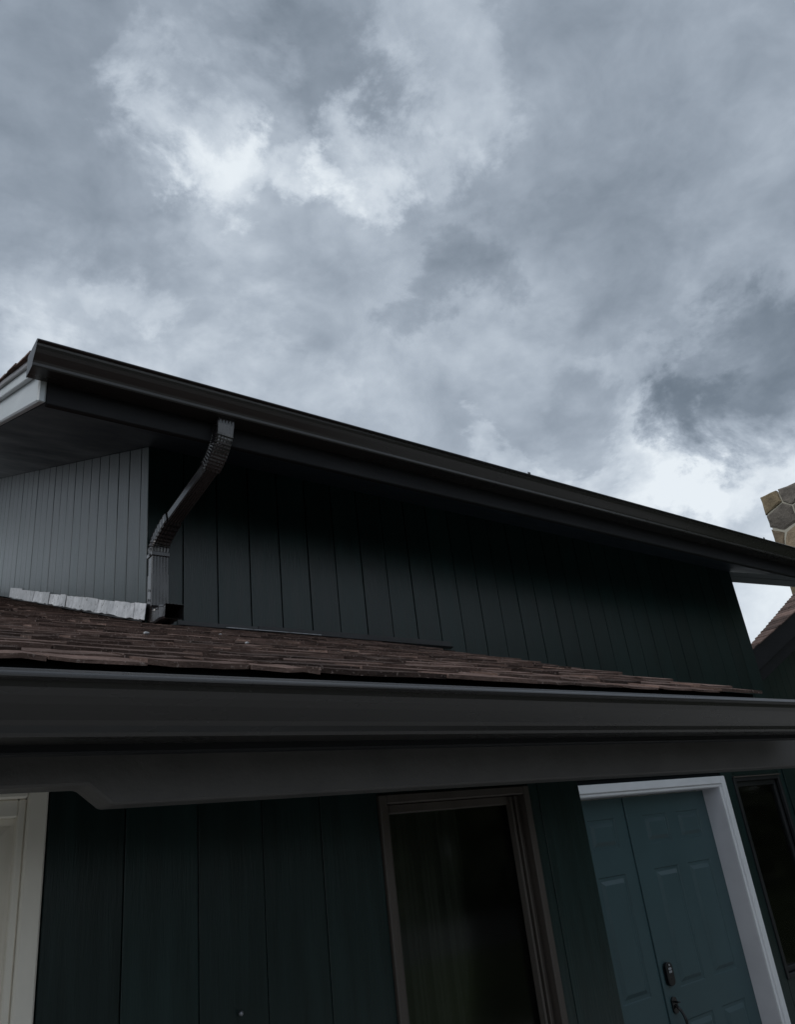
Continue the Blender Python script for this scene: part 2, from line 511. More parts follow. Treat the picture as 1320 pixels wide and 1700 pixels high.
# left rake: two stepped boards, metal drip edge, ends of the shingle courses
lo_board = slab_x('rake_board', .530, .560, YF - .002, 9.1, -.002, .165, M['rake'], uroof, .006)
tag(lo_board, 'wide pale grey rake board')
up_board = slab_x('rake_board', .508, .5295, YF + .004, 9.1, .110, .160, M['rake'], uroof, .003)
slab_x('drip_edge', .494, .5075, YF + .004, 9.1, .156, .1705, M['drip'], uroof, .002)
slab_x('drip_edge', .500, .531, YF - .02, 9.1, .173, .1885, M['drip'], uroof, .002)
for k in range(34):
    ya = YF - .03 + k * .132
    xe = .487 + random.uniform(-.004, .004)
    yb = ya + .17
    slab_v = [(xx, yy, under(yy, o)) for xx in (xe, xe + .32) for yy, o in ((ya, .1945), (yb, .190), (yb, .194), (ya, .2015 + random.uniform(0, .004)))]
    mesh_obj('shingle', slab_v, [(0, 1, 2, 3), (7, 6, 5, 4), (0, 4, 5, 1), (1, 5, 6, 2), (2, 6, 7, 3), (3, 7, 4, 0)], M['shingle'], uroof)
slab_x('shingle_field', .80, UX1, YF - .03, 9.2, .1885, .203, M['shingle'], uroof)
# right rake: open overhang, grooved boards on the inner face
for k, (a, b) in enumerate(((-.045, .012), (.014, .070), (.072, .17))):
    slab_x('rake_board', 6.90 + .004 * (k % 2), 6.95, YF + .03, 9.1, a, b, M['rake'], uroof, .003)

# gutters: K-style trough extruded along the eave
def gutter(name, x0, x1, yb, ztop, h, d, parent, cap_left=False):
    # profile from the back top, down, along the floor, up the ogee front, over the lip
    outp = [(0, .004), (0, -h), (-d * .57, -h - .002), (-d * .59, -h + .004), (-d * .595, -h * .84), (-d * .63, -h * .76), (-d * .70, -h * .66),
            (-d * .78, -h * .54), (-d * .845, -h * .42), (-d * .885, -h * .30), (-d * .90, -h * .20), (-d * .965, -h * .19), (-d, -h * .17), (-d * 1.0, -h * .14),
            (-d * .985, -h * .105), (-d * .955, -h * .065), (-d * .905, -h * .02), (-d * .875, .0008), (-d * .85, 0), (-d * .845, -.005)]
    inn = [(-d * .875, -.006), (-d * .96, -h * .12), (-d * .885, -h * .18), (-d * .868, -h * .30), (-d * .825, -h * .42), (-d * .76, -h * .53),
           (-d * .68, -h * .645), (-d * .61, -h * .745), (-d * .575, -h * .82), (-d * .55, -h + .004), (-.003, -h + .003), (-.003, .004)]
    poly = [(yb + a, ztop + b) for a, b in outp + inn]
    g = prism_x(name, poly, x0, x1, M['gutter'], parent)
    capp = [(yb + a * .998, ztop + b) for a, b in outp[:18]]
    for xc, on in ((x0, cap_left), (x1, True)):
        if on:
            c = prism_x('end_cap', [(yy + (-.0015 if yy < yb - .01 else .001), zz_ - .0015) for yy, zz_ in capp], xc - .0035, xc - .0005 if xc == x0 else xc + .0035, M['gutter'], g)
    # joints between lengths and hidden hangers
    return g
ug = gutter('gutter', .488, 7.02, YF - .002, Z(1.862), .090, .148, house, True)
tag(ug, 'dark bronze gutter along the upper eave')
for xs in (3.05, 5.6):
    prism_x('gutter_seam', [(YF - .152 + .004, Z(1.8625)), (YF - .152 + .004, Z(1.846)), (YF - .15, Z(1.846)), (YF - .15, Z(1.8625))], xs, xs + .02, M['gutter'], ug)
# downspout ------------------------------------------------
def sweep(name, path, up, w, d, mat, parent, ribs=5, crimp=0.0, wall=None, rib_depth=.0024):
    """ribbed rectangular pipe along path (list of points); 'up' keeps the wide side level"""
    sec = []
    n = ribs * 4
    for s in (-1, 1):
        pts = []
        for k in range(n + 1):
            t = k / n
            a = (t - .5) * (w - .008)
            o = d / 2 + rib_depth * (.5 + .5 * math.cos(t * ribs * 2 * math.pi)) - rib_depth
            pts.append((a, s * o))
        if s == 1:
            pts.reverse()
        sec += pts
        sec.append(((w / 2 if s == -1 else -w / 2), (-(d / 2 - .008) if s == -1 else (d / 2 - .008))))
        for q in (.33, -.33):
            sec.append(((w / 2 - .0015 if s == -1 else -w / 2 + .0015), (-(d * q) if s == -1 else d * q)))
        sec.append(((w / 2 if s == -1 else -w / 2), ((d / 2 - .008) if s == -1 else -(d / 2 - .008))))
    m = len(sec)
    v, f = [], []
    path = [Vector(p) for p in path]
    for i, p in enumerate(path):
        t = (path[min(i + 1, len(path) - 1)] - path[max(i - 1, 0)]).normalized()
        ax = (up - t * up.dot(t)).normalized()
        bx_ = t.cross(ax)
        sc = 1.0 + (crimp if i % 2 else -crimp) if crimp else 1.0
        for a, b in sec:
            v.append(p + ax * a * sc + bx_ * b * sc)
    for i in range(len(path) - 1):
        for k in range(m):
            f.append((i * m + k, i * m + (k + 1) % m, (i + 1) * m + (k + 1) % m, (i + 1) * m + k))
    o = mesh_obj(name, v, f, mat, parent)
    md = o.modifiers.new('sheet', 'SOLIDIFY')
    md.thickness = .0012
    md.offset = -1
    return o
def arc(p0, p1, p2, n):
    """quadratic bend"""
    p0, p1, p2 = Vector(p0), Vector(p1), Vector(p2)
    return [p0 * (1 - t) ** 2 + p1 * 2 * t * (1 - t) + p2 * t * t for t in [k / n for k in range(n + 1)]]
UPX = Vector((1, 0, 0))
px_, yv = 1.196, YU - .035
pipe = sweep('downspout', [(px_, yv, Z(1.385)), (px_, yv, Z(1.25)), (px_, yv, Z(1.085))], UPX, .078, .056, M['spout'], house)
tag(pipe, 'bent brown downspout at the wall corner')
# narrower inner pipe that slips into the joint halfway down
sweep('pipe_sleeve', [(px_, yv - .0005, Z(1.25)), (px_, yv - .0005, Z(1.12)), (px_, yv - .0005, Z(1.10))], UPX, .082, .0605, M['spout'], pipe)
topo = Vector((1.264, 2.612, Z(1.782)))
a1 = Vector((1.262, 2.62, Z(1.705)))
a2 = Vector((1.257, 2.64, Z(1.635)))
a3 = Vector((1.247, 2.715, Z(1.590)))
b1 = Vector((1.208, 3.02, Z(1.475)))
b2 = Vector((px_ + .001, yv - .01, Z(1.425)))
b3 = Vector((px_, yv, Z(1.375)))
sweep('elbow', [topo, topo.lerp(a1, .5)] + arc(a1, a2, a3, 23), UPX, .079, .057, M['spout'], pipe, crimp=.024)
sweep('offset_pipe', [a3 + (a3 - b1) * .03, a3.lerp(b1, .5), b1 + (b1 - a3) * .03], UPX, .066, .054, M['spout'], pipe)
sweep('elbow', arc(b1, b2, b3, 17) + [b3 - Vector((0, 0, .02))], UPX, .080, .058, M['spout'], pipe, crimp=.04)
c1 = Vector((px_, yv, Z(1.105)))
c3 = Vector((px_ + .006, 3.062, Z(1.046)))
c4 = Vector((px_ + .010, 3.000, Z(1.036)))
sweep('elbow', arc(c1, (px_, yv + .002, Z(1.03)), c3, 13) + [c3.lerp(c4, .5), c4], UPX, .082, .062, M['spout'], pipe, crimp=.055)
for zz_ in (1.372, 1.345, 1.175, 1.13):
    o = mesh_obj('screw', [(px_ - .0425 - dx, yv - .005 + .006 * math.cos(a), Z(zz_) + .006 * math.sin(a)) for dx in (0, .003) for a in [k * math.pi / 4 for k in range(8)]],
                 [tuple(range(8)), tuple(range(15, 7, -1))] + [(k, (k + 1) % 8, 8 + (k + 1) % 8, 8 + k) for k in range(8)], M['lock'], pipe)
for zz_ in (1.335,):
    box('strap', px_ - .042, px_ + .042, yv - .0325, yv + .034, Z(zz_), Z(zz_) + .02, M['spout'], pipe, .002)

# garage roof with individual shingles ------------------------------------------------
RX = 2.50
ROOFY0, ROOFY1 = 1.285, 8.9
deck_v = []
lroof = mesh_obj('garage_roof', [(-4.5, 1.33, roof_z(1.33) - .016), (RX - .03, 1.33, roof_z(1.33) - .016), (RX - .03, YU + .01, roof_z(YU + .01) - .016),
                                 (XL + .03, YU + .01, roof_z(YU + .01) - .016), (XL + .03, 8.9, roof_z(8.9) - .016), (-4.5, 8.9, roof_z(8.9) - .016)] +
                 [(-4.5, 1.33, roof_z(1.33) - .034), (RX - .03, 1.33, roof_z(1.33) - .034), (RX - .03, YU + .01, roof_z(YU + .01) - .034),
                  (XL + .03, YU + .01, roof_z(YU + .01) - .034), (XL + .03, 8.9, roof_z(8.9) - .034), (-4.5, 8.9, roof_z(8.9) - .034)],
                 [(0, 1, 2, 3, 4, 5), (11, 10, 9, 8, 7, 6)] + [(k, (k + 1) % 6, 6 + (k + 1) % 6, 6 + k) for k in range(6)], M['sheath'], house)
tag(lroof, 'low garage roof of brown asphalt shingles')
LA = math.atan(ML)
def shingle_mesh(w, seed):
    rnd = random.Random(seed)
    nx = 4
    L_ = .215
    bot, top = [], []
    th = rnd.uniform(.005, .0105)
    for k in range(nx + 1):
        xx = -w / 2 + w * k / nx
        wav = rnd.uniform(-.0025, .0025)
        lift = rnd.uniform(0, .004)
        bot.append((xx, wav, lift))
        top.append((xx, wav + rnd.uniform(0, .003), lift + th))
    v = bot + top + [(-w / 2 + w * k / nx, L_, -.001) for k in range(nx + 1)] + [(-w / 2 + w * k / nx, L_, .003) for k in range(nx + 1)]
    n = nx + 1
    f = []
    for k in range(nx):
        f += [(k, k + 1, n + k + 1, n + k), (n + k, n + k + 1, 3 * n + k + 1, 3 * n + k), (k + 1, k, 2 * n + k, 2 * n + k + 1)]
    f += [(0, n, 3 * n, 2 * n), (n - 1, 2 * n - 1 + 2 * n, 2 * n - 1, n - 1)[:0] or (n - 1, 3 * n - 1, 4 * n - 1, 2 * n - 1)]
    me = bpy.data.meshes.new('shingle')
    me.from_pydata(v, [], f)
    me.materials.append(M['shingle'])
    return me
VAR = [(w, shingle_mesh(w, 100 + k)) for k, w in enumerate((.13, .15, .17, .19, .21, .24, .27, .31, .16, .22, .33, .29))]
proj_inv = ROT.transposed()
def screen(p):
    q = proj_inv @ (p - Vector((0, 0, EYE)))
    if q.z > -.05:
        return None
    return CX + q.x * F / -q.z, CY - q.y * F / -q.z
cand = []
EXPO = .108
yc = ROOFY0
row = 0
while yc < 8.6:
    xx = RX + random.uniform(-.004, .012)
    stop = -2.2 if yc < 7 else -1.0
    while xx > stop:
        w, me = random.choice(VAR)
        if xx - w < stop - .4:
            break
        xc = xx - w / 2
        xx -= w + random.uniform(.001, .004)
        if yc > YU - .10 and xc + w / 2 > XL - .012:
            # cut round the upper wall: leave out what would stand inside it
            if xc + w / 2 > XL + .09 and yc > YU - .03:
                continue
            if yc > YU - .03:
                xc = XL - .012 - w / 2
        jy = random.uniform(-.004, .004)
        cand.append((xc, yc + jy, w, me, row))
    yc += EXPO * math.cos(LA)
    row += 1
def shingle_matrix(xc, yc, seed):
    r = random.Random(seed)
    return (Matrix.Translation((xc, yc, roof_z(yc) - .008 + r.uniform(-.001, .0015))) @ Matrix.Rotation(LA + r.uniform(-.006, .004) - .006, 4, 'X')
            @ Matrix.Rotation(r.uniform(-.012, .012), 4, 'Z'))
seen, rest = [], []
for k, c in enumerate(cand):
    s = screen(Vector((c[0], c[1], roof_z(c[1]))))
    inframe = s is not None and -40 < s[0] < 1340 and 940 < s[1] < 1200 and not (c[1] > YU and c[0] > XL)
    (seen if inframe else rest).append((k, c))
seen.sort(key=lambda t: t[1][1])
rest += seen[300:]
seen = seen[:300]
for k, (xc, yy, w, me, row) in seen:
    o = bpy.data.objects.new('shingle', me)
    COL.objects.link(o)
    o.matrix_local = shingle_matrix(xc, yy, k)
    attach(o, lroof)
bmr = bmesh.new()
for k, (xc, yy, w, me, row) in rest:
    tmp = bmesh.new()
    tmp.from_mesh(me)
    bmesh.ops.transform(tmp, matrix=shingle_matrix(xc, yy, k), verts=tmp.verts)
    tm = bpy.data.meshes.new('tmp')
    tmp.to_mesh(tm)
    tmp.free()
    bmr.from_mesh(tm)
    bpy.data.meshes.remove(tm)
mr_ = bpy.data.meshes.new('shingle_field')
bmr.to_mesh(mr_)
bmr.free()
mr_.materials.append(M['shingle'])
o = bpy.data.objects.new('shingle_field', mr_)
COL.objects.link(o)
attach(o, lroof)
o['kind'] = 'stuff'
# starter strip / drip edge behind the gutter, and the right rake board
prism_x('drip_edge', [(1.30, roof_z(1.30) - .010), (1.31, roof_z(1.30) - .040), (1.36, roof_z(1.30) - .040), (1.36, roof_z(1.36) - .012)], -4.5, RX - .02, M['sheath'], lroof)
v = [(xx, yy, roof_z(yy) + o_) for xx in (RX - .055, RX - .028) for yy, o_ in ((1.36, -.15), (YU - .01, -.15), (YU - .01, -.014), (1.36, -.014))]
mesh_obj('rake_board', v, [(0, 1, 2, 3), (7, 6, 5, 4), (0, 4, 5, 1), (1, 5, 6, 2), (2, 6, 7, 3), (3, 7, 4, 0)], M['trim'], lroof, .003)

# flashing along the left side wall: overlapping chipped pieces
fl = mesh_obj('flashing', [(XL - .006 - dx, yy, roof_z(yy) + o_) for dx in (0, .003) for yy, o_ in ((YU + .02, .002), (6.0, .002), (6.0, .05), (YU + .02, .05))],
              [(0, 1, 2, 3), (7, 6, 5, 4), (0, 4, 5, 1), (1, 5, 6, 2), (2, 6, 7, 3), (3, 7, 4, 0)], M['flashdark'], house)
cuts = [3.143, 3.285, 3.549, 3.835, 4.128, 4.429, 4.546, 4.813, 4.965, 5.243, 5.62, 5.999]
for k in range(len(cuts) - 1):
    ya, yb = cuts[k], cuts[k + 1] + .010
    if k == 0:
        ya = 3.152
    xo = XL - .012 - .003 * (k % 2)
    n = 6
    v = []
    h0 = .080 + random.uniform(-.007, .007)
    skew = random.uniform(-.012, .016)
    for t in range(n + 1):
        yy = ya + (yb - ya) * t / n
        if t == 0:
            flare = random.uniform(.004, .009)
        jag = random.uniform(-.004, .005)
        v += [(xo - flare - random.uniform(0, .0015), yy, roof_z(yy) + .012 + jag), (xo + .001, yy + skew, roof_z(yy + skew) + .006 + h0 + random.uniform(-.002, .002))]
    f = [(2 * t, 2 * t + 2, 2 * t + 3, 2 * t + 1) for t in range(n)]
    pc = mesh_obj('step_flashing', v, f, M['flash'], fl)
    md = pc.modifiers.new('sheet', 'SOLIDIFY')
    md.thickness = .0015
# apron flashing along the front of the upper wall
ap = None
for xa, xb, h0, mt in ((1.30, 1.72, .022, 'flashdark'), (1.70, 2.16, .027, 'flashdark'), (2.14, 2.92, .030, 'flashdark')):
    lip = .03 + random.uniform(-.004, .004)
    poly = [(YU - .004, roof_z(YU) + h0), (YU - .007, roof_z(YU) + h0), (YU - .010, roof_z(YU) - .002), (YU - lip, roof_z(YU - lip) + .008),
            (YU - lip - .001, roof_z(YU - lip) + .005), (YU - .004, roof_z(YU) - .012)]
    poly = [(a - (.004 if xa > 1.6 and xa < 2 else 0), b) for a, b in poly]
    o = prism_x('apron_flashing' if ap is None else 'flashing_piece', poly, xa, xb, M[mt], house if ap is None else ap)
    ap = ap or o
prism_x('flashing_piece', [(YU - .034, roof_z(YU - .034) + .012), (YU - .060, roof_z(YU - .06) + .0135), (YU - .060, roof_z(YU - .06) + .010), (YU - .034, roof_z(YU - .034) + .008)],
        1.52, 2.02, M['flash'], ap)

# lower gutter and beam ------------------------------------------------
YB = 1.372
lg = gutter('gutter', -4.5, 2.84, YB - .002, Z(.3185), .092, .142, house)
tag(lg, 'dark bronze gutter along the garage eave')
YBM = 1.452
ZB0, ZB1 = Z(.1713), Z(.1358)
box('fascia', -4.5, 2.86, YB, YB + .03, Z(.212), Z(.325), M['trim'], house, .003)
beam = prism_y('beam', [(-4.5, Z(.30)), (-4.5, ZB0), (.430, ZB0), (.474, ZB1), (1.6, ZB1 - .001), (3.12, ZB1 - .006), (3.12, Z(.30))],
               YBM, YBM + .085, M['beam'], house, .004)
tag(beam, 'charcoal eave beam with a notched lower edge')
box('eave_soffit', -4.5, 2.45, YBM + .09, YL + .05, Z(.245), Z(.256), M['soffit'], house)

# garage wall ------------------------------------------------
GX = .470                    # right edge of the garage door opening
QX0, QX1, QTOP, QBOT = 1.336, 1.937, .158, -.98     # window outer frame
GC = 2.19                    # right corner of the garage
gw = mesh_obj('garage_wall', sum([boxv(*b) for b in [
    (GX - .008, QX0 + .02, YL + .012, YL + .10, 0, Z(.3)), (QX0 + .02, QX1 - .02, YL + .012, YL + .10, Z(QTOP - .02), Z(.3)),
    (QX0 + .02, QX1 - .02, YL + .012, YL + .10, 0, Z(QBOT + .02)), (QX1 - .02, GC - .02, YL + .012, YL + .10, 0, Z(.3)),
    (-4.2, GX - .0085, YL + .012, YL + .10, Z(.2165), Z(.3)), (-4.2, -3.0, YL + .012, YL + .10, 0, Z(.222))]], []),
    [tuple(i + 8 * k for i in f) for k in range(6) for f in BOXF], M['sheath'], house)
rr_ = [.249, .342, .435, .5265, .6185, .720]
xs = [GX - .001] + [r * YL for r in rr_[1:-1]] + [QX0]
for a, b in zip(xs[:-1], xs[1:]):
    board(gw, a, b, 0, Z(.244), YL - .002)
board(gw, QX1, 1.985, 0, Z(.244), YL - .002)
board(gw, 1.985, GC, 0, Z(.244), YL - .002)
board(gw, QX0, QX1, Z(QTOP), Z(.244), YL - .002)
board(gw, QX0, QX1, 0, Z(QBOT), YL - .002)
board(gw, -3.0, GX + .006, Z(.222), Z(.244), YL - .002)
for a in range(6):
    board(gw, -4.2 + a * .2, -4.2 + (a + 1) * .2, 0, Z(.244), YL - .002)
v = [(xx, yy, zz_) for xx in (GC - .02, GC) for yy, zz_ in ((YL + .016, 0), (YU - .004, 0), (YU - .004, roof_z(YU) - .04), (YL + .016, roof_z(YL) - .04))]
mesh_obj('garage_side_wall', v, [(0, 1, 2, 3), (7, 6, 5, 4), (0, 4, 5, 1), (1, 5, 6, 2), (2, 6, 7, 3), (3, 7, 4, 0)], M['siding'], house)
# small hook screwed to a board
hk = on_y(397, 1681, YL)
bmk = bmesh.new()
bmesh.ops.create_uvsphere(bmk, u_segments=10, v_segments=6, radius=.0055)
bmesh.ops.translate(bmk, verts=bmk.verts, vec=(hk.x, YL - .010, hk.z))
r2 = bmesh.ops.create_cone(bmk, cap_ends=True, segments=8, radius1=.003, radius2=.003, depth=.012)
bmesh.ops.rotate(bmk, verts=r2['verts'], cent=(0, 0, 0), matrix=Matrix.Rotation(math.pi / 2, 3, 'X'))
bmesh.ops.translate(bmk, verts=r2['verts'], vec=(hk.x, YL - .005, hk.z))
mk = bpy.data.meshes.new('wall_hook')
bmk.to_mesh(mk)
bmk.free()
mk.materials.append(M['nail'])
ho = bpy.data.objects.new('wall_hook', mk)
COL.objects.link(ho)
attach(ho, house)

# garage door: casing, slab, raised panels
gd = box('garage_door', -2.4, .412, YL + .024, YL + .06, .006, Z(.162), M['beige'], house, .003)
tag(gd, 'warm white panelled garage door')
box('casing_post', .425, .4655, YL - .010, YL + .05, .006, Z(.214), M['beige'], gd, .004)
box('casing_bead', .409, .4245, YL + .001, YL + .05, .006, Z(.196), M['beige'], gd, .003)
box('casing_head', -2.5, .4245, YL - .010, YL + .05, Z(.1965), Z(.214), M['beige'], gd, .004)
box('casing_bead', -2.5, .4085, YL + .001, YL + .05, Z(.160), Z(.196), M['beige'], gd, .003)
zt = .145
for rowk in range(4):
    zb_ = max(.03 - EYE, zt - .50)
    for c in range(5):
        x1 = .402 - c * .555
        x0 = x1 - .53
        b = .032
        v = [(x0, YL + .0235, Z(zb_)), (x1, YL + .0235, Z(zb_)), (x1, YL + .0235, Z(zt)), (x0, YL + .0235, Z(zt)),
             (x0 + b, YL + .012, Z(zb_) + b), (x1 - b, YL + .012, Z(zb_) + b), (x1 - b, YL + .012, Z(zt) - b), (x0 + b, YL + .012, Z(zt) - b)]
        mesh_obj('panel', v, [(4, 5, 6, 7), (0, 1, 5, 4), (1, 2, 6, 5), (2, 3, 7, 6), (3, 0, 4, 7)], M['beige'], gd)
    zt = zb_ - .04
    if zt < .2 - EYE:
        break

# windows ------------------------------------------------
def window(x0, x1, z0, z1, yf, fw, mat, label, depth=.07, inner=.03, sash_right=False):
    g = .001
    w = mesh_obj('window', sum([boxv(*b) for b in [
        (x0 + g, x0 + fw, yf - .012, yf + depth, z0 + g, z1 - g), (x1 - fw, x1 - g, yf - .012, yf + depth, z0 + g, z1 - g),
        (x0 + fw, x1 - fw, yf - .011, yf + depth, z1 - fw, z1 - g), (x0 + fw, x1 - fw, yf - .011, yf + depth, z0 + g, z0 + fw)]], []),
        [tuple(i + 8 * k for i in f) for k in range(4) for f in BOXF], mat, house, .003)
    tag(w, label)
    xa, xb, za, zb_ = x0 + fw, x1 - fw, z0 + fw, z1 - fw
    for (a, b, c, d, nm) in ((xa, xa + inner, za, zb_, 'sash_stile'), (xb - inner, xb, za, zb_, 'sash_stile'),
                             (xa + inner, xb - inner, zb_ - inner, zb_, 'sash_rail'), (xa + inner, xb - inner, za, za + inner, 'sash_rail')):
        box(nm, a, b, yf + .018, yf + .05, c, d, mat, w, .003)
    box('pane', xa + inner - .006, xb - inner + .006, yf + .032, yf + .037, za + inner - .006, zb_ - inner + .006, M['glass'], w)
    return w
w1 = window(QX0, QX1, Z(QBOT), Z(QTOP), YL, .026, M['bronze'], 'brown framed window beside the garage door', inner=.026)
box('stop_strip', QX1 - .075, QX1 - .066, YL + .006, YL + .031, Z(QBOT) + .03, Z(QTOP) - .03, M['bronze'], w1, .002)
box('stop_strip', QX1 - .058, QX1 - .0525, YL + .002, YL + .0175, Z(QBOT) + .03, Z(QTOP) - .03, M['bronze'], w1, .002)
w2 = window(WX0, WX1, Z(WBOT), Z(WTOP), YU, .03, M['blackframe'], 'narrow black framed window right of the door', inner=.035)
box('head_drip', WX0 - .004, WX1 + .004, YU - .022, YU - .0145, Z(WTOP) - .004, Z(WTOP) + .004, M['bronze'], w2)
def room(name, x0, x1, y0, y1, z0, z1):
    v = boxv(x0, x1, y0, y1, z0, z1)
    return mesh_obj(name, v, [f for f in BOXF if f != (0, 4, 5, 1)], M['room'], house)
room('garage_interior', QX0 - .6, GC - .03, YL + .105, YU - .02, 0, Z(.28))
room('hall_interior', WX0 - .04, XR - .12, YU + .125, YU + 2.2, 0, Z(.5))
cv, cf = [], []
for k in range(61):                      # folded cloth added to lift the black pane to a dim reflection tone
    xx = QX0 + .01 + k * .0068
    yy = YL + .165 + .009 * math.sin(k * .62) + .004 * math.sin(k * 1.7)
    cv += [(xx, yy, Z(QBOT) - .1), (xx, yy, Z(QTOP) + .04)]
cf = [(2 * k, 2 * k + 2, 2 * k + 3, 2 * k + 1) for k in range(60)]
mesh_obj('added_curtain', cv, cf, M['added_cloth'], w1)
cv = [(XX, YU + .26 + .02 * math.sin(k * .7), zz_) for k, XX in enumerate([WX0 + .01 * k for k in range(66)]) for zz_ in (Z(WBOT) - .1, Z(WTOP) + .04)]
mesh_obj('added_curtain', cv, [(2 * k, 2 * k + 2, 2 * k + 3, 2 * k + 1) for k in range(65)], M['added_cloth'], w2)  # same added cloth behind the narrow pane

# entry door ------------------------------------------------
YD = 3.33
XM = 4.345
case = mesh_obj('door_casing', sum([boxv(*b) for b in [
    (DX1 - .052, DX1, YU - .024, YU + .03, FLOOR, Z(DTOP)), (DX0, DX0 + .052, YU - .024, YU + .03, FLOOR, Z(DTOP)),
    (DX0 + .052, DX1 - .052, YU - .0235, YU + .03, Z(DTOP - .05), Z(DTOP))]], []),
    [tuple(i + 8 * k for i in f) for k in range(3) for f in BOXF], M['white'], house, .004)
tag(case, 'white casing around the entry door')
box('casing_bead', DX1 - .074, DX1 - .0525, YU - .012, YU + .03, FLOOR, Z(DTOP - .070), M['white'], case, .004)
box('casing_bead', DX0 + .0525, DX0 + .074, YU - .012, YU + .03, FLOOR, Z(DTOP - .070), M['white'], case, .004)
box('casing_bead', DX0 + .0525, DX1 - .0525, YU - .012, YU + .03, Z(DTOP - .0695), Z(DTOP - .0505), M['white'], case, .004)
box('jamb', DX1 - .0745, DX1 - .045, YU + .0, YD + .05, FLOOR, Z(DTOP - .0705), M['jamb'], case)
box('jamb', DX0 + .045, DX0 + .0745, YU + .0, YD + .05, FLOOR, Z(DTOP - .0705), M['jamb'], case)
box('jamb_head', DX0 + .075, DX1 - .075, YU + .0, YD + .05, Z(DTOP - .072), Z(DTOP - .052), M['jamb'], case)
def door_leaf(x0, x1, label):
    zt_ = Z(.172)
    leaf = box('door', x0, x1, YD + .006, YD + .045, FLOOR + .01, zt_, M['door'], house)
    tag(leaf, label)
    wv = x1 - x0
    cols = ((x0 + .155, x0 + .420), (x0 + .525, x0 + .79)) if wv > .5 else ()
    rows = ((.056, -.118), (-.262, -.912), (-1.075, -1.66))
    # stiles and rails as raised face with the panel fields cut out
    xs_ = sorted([x0, x1] + [c for pr in cols for c in pr])
    zs_ = sorted([FLOOR + .01, zt_] + [Z(r) for pr in rows for r in pr])
    cells = []
    for a in range(len(xs_) - 1):
        for b in range(len(zs_) - 1):
            if a % 2 == 1 and b % 2 == 1:
                continue
            cells.append((a, b))
    # one clean frame mesh: front faces at YD, reveals down to the field
    v, f = [], []
    def q(*pts):
        n = len(v)
        v.extend(pts)
        f.append((n, n + 1, n + 2, n + 3))
    for a, b in cells:
        q((xs_[a], YD, zs_[b]), (xs_[a + 1], YD, zs_[b]), (xs_[a + 1], YD, zs_[b + 1]), (xs_[a], YD, zs_[b + 1]))
    q((x0, YD, FLOOR + .01), (x0, YD, zt_), (x0, YD + .006, zt_), (x0, YD + .006, FLOOR + .01))
    q((x1, YD, FLOOR + .01), (x1, YD, zt_), (x1, YD + .006, zt_), (x1, YD + .006, FLOOR + .01))
    mesh_obj('door_frame', v, f, M['door'], leaf)
    for ca, cb in cols:
        for rt, rb in rows:
            # embossed moulding: slopes in to a groove, then up to a raised field
            prof = ((0, 0), (.010, .0105), (.014, .011), (.045, -.008), (.049, -.0085))
            vv, ff = [], []
            for ins, dep in prof:
                vv += [(ca + ins, YD + dep, Z(rb) + ins), (cb - ins, YD + dep, Z(rb) + ins), (cb - ins, YD + dep, Z(rt) - ins), (ca + ins, YD + dep, Z(rt) - ins)]
            for k in range(len(prof) - 1):
                for e in range(4):
                    ff.append((4 * k + e, 4 * k + (e + 1) % 4, 4 * k + 4 + (e + 1) % 4, 4 * k + 4 + e))
            ff.append(tuple(range(4 * len(prof) - 4, 4 * len(prof))))
            mesh_obj('panel', vv, ff, M['door'], leaf)
    return leaf
dl = door_leaf(3.425, XM - .003, 'left leaf of the green double door')
dr = door_leaf(XM + .003, 5.253, 'right leaf of the green double door')
box('astragal', XM - .020, XM + .004, YD - .010, YD - .001, FLOOR + .012, Z(.165), M['door'], dl, .002)
# keypad deadbolt on the right leaf
def rounded(name, cx, cz, w, h, y0, y1, mat, parent, r=.02):
    pts = []
    for sx, sz, a0 in ((1, 1, 0), (-1, 1, 90), (-1, -1, 180), (1, -1, 270)):
        for k in range(5):
            a = math.radians(a0 + 22.5 * k)
            pts.append((cx + sx * (w / 2 - r) + r * math.cos(a), cz + sz * (h / 2 - r) + r * math.sin(a)))
    return prism_y(name, pts, y0, y1, mat, parent, .002)
lk = Vector((4.402, 0, Z(-.826)))
rounded('deadbolt', lk.x, lk.z, .066, .122, YD - .026, YD - .0005, M['lock'], dr, .028)
rounded('keypad', lk.x + .001, lk.z + .028, .030, .012, YD - .0285, YD - .0262, M['key'], dr, .004)
rounded('keypad', lk.x + .001, lk.z + .012, .030, .012, YD - .0285, YD - .0262, M['key'], dr, .004)
rounded('keypad', lk.x + .001, lk.z + .047, .012, .012, YD - .0285, YD - .0262, M['key'], dr, .005)
# handle set: escutcheon, thumb latch, bowed pull
rounded('handle_plate', lk.x, Z(-.985), .050, .085, YD - .012, YD - .0005, M['lock'], dr, .02)
pp = arc((lk.x, YD - .01, Z(-.985)), (lk.x, YD - .085, Z(-1.03)), (lk.x, YD - .055, Z(-1.13)), 8) + arc((lk.x, YD - .055, Z(-1.13)), (lk.x, YD - .04, Z(-1.19)), (lk.x, YD - .004, Z(-1.21)), 6)[1:]
vv, ff = [], []
for k, p in enumerate(pp):
    t = (pp[min(k + 1, len(pp) - 1)] - pp[max(0, k - 1)]).normalized()
    nrm = t.cross(UPX).normalized()
    for a in range(8):
        an = a * math.pi / 4
        vv.append(p + UPX * .010 * math.cos(an) + nrm * .007 * math.sin(an))
for k in range(len(pp) - 1):
    for a in range(8):
        ff.append((8 * k + a, 8 * k + (a + 1) % 8, 8 * k + 8 + (a + 1) % 8, 8 * k + 8 + a))
mesh_obj('handle', vv, ff, M['lock'], dr, 0, True)
box('thumb_latch', lk.x - .010, lk.x + .010, YD - .045, YD - .0125, Z(-.972), Z(-.965), M['lock'], dr, .002)

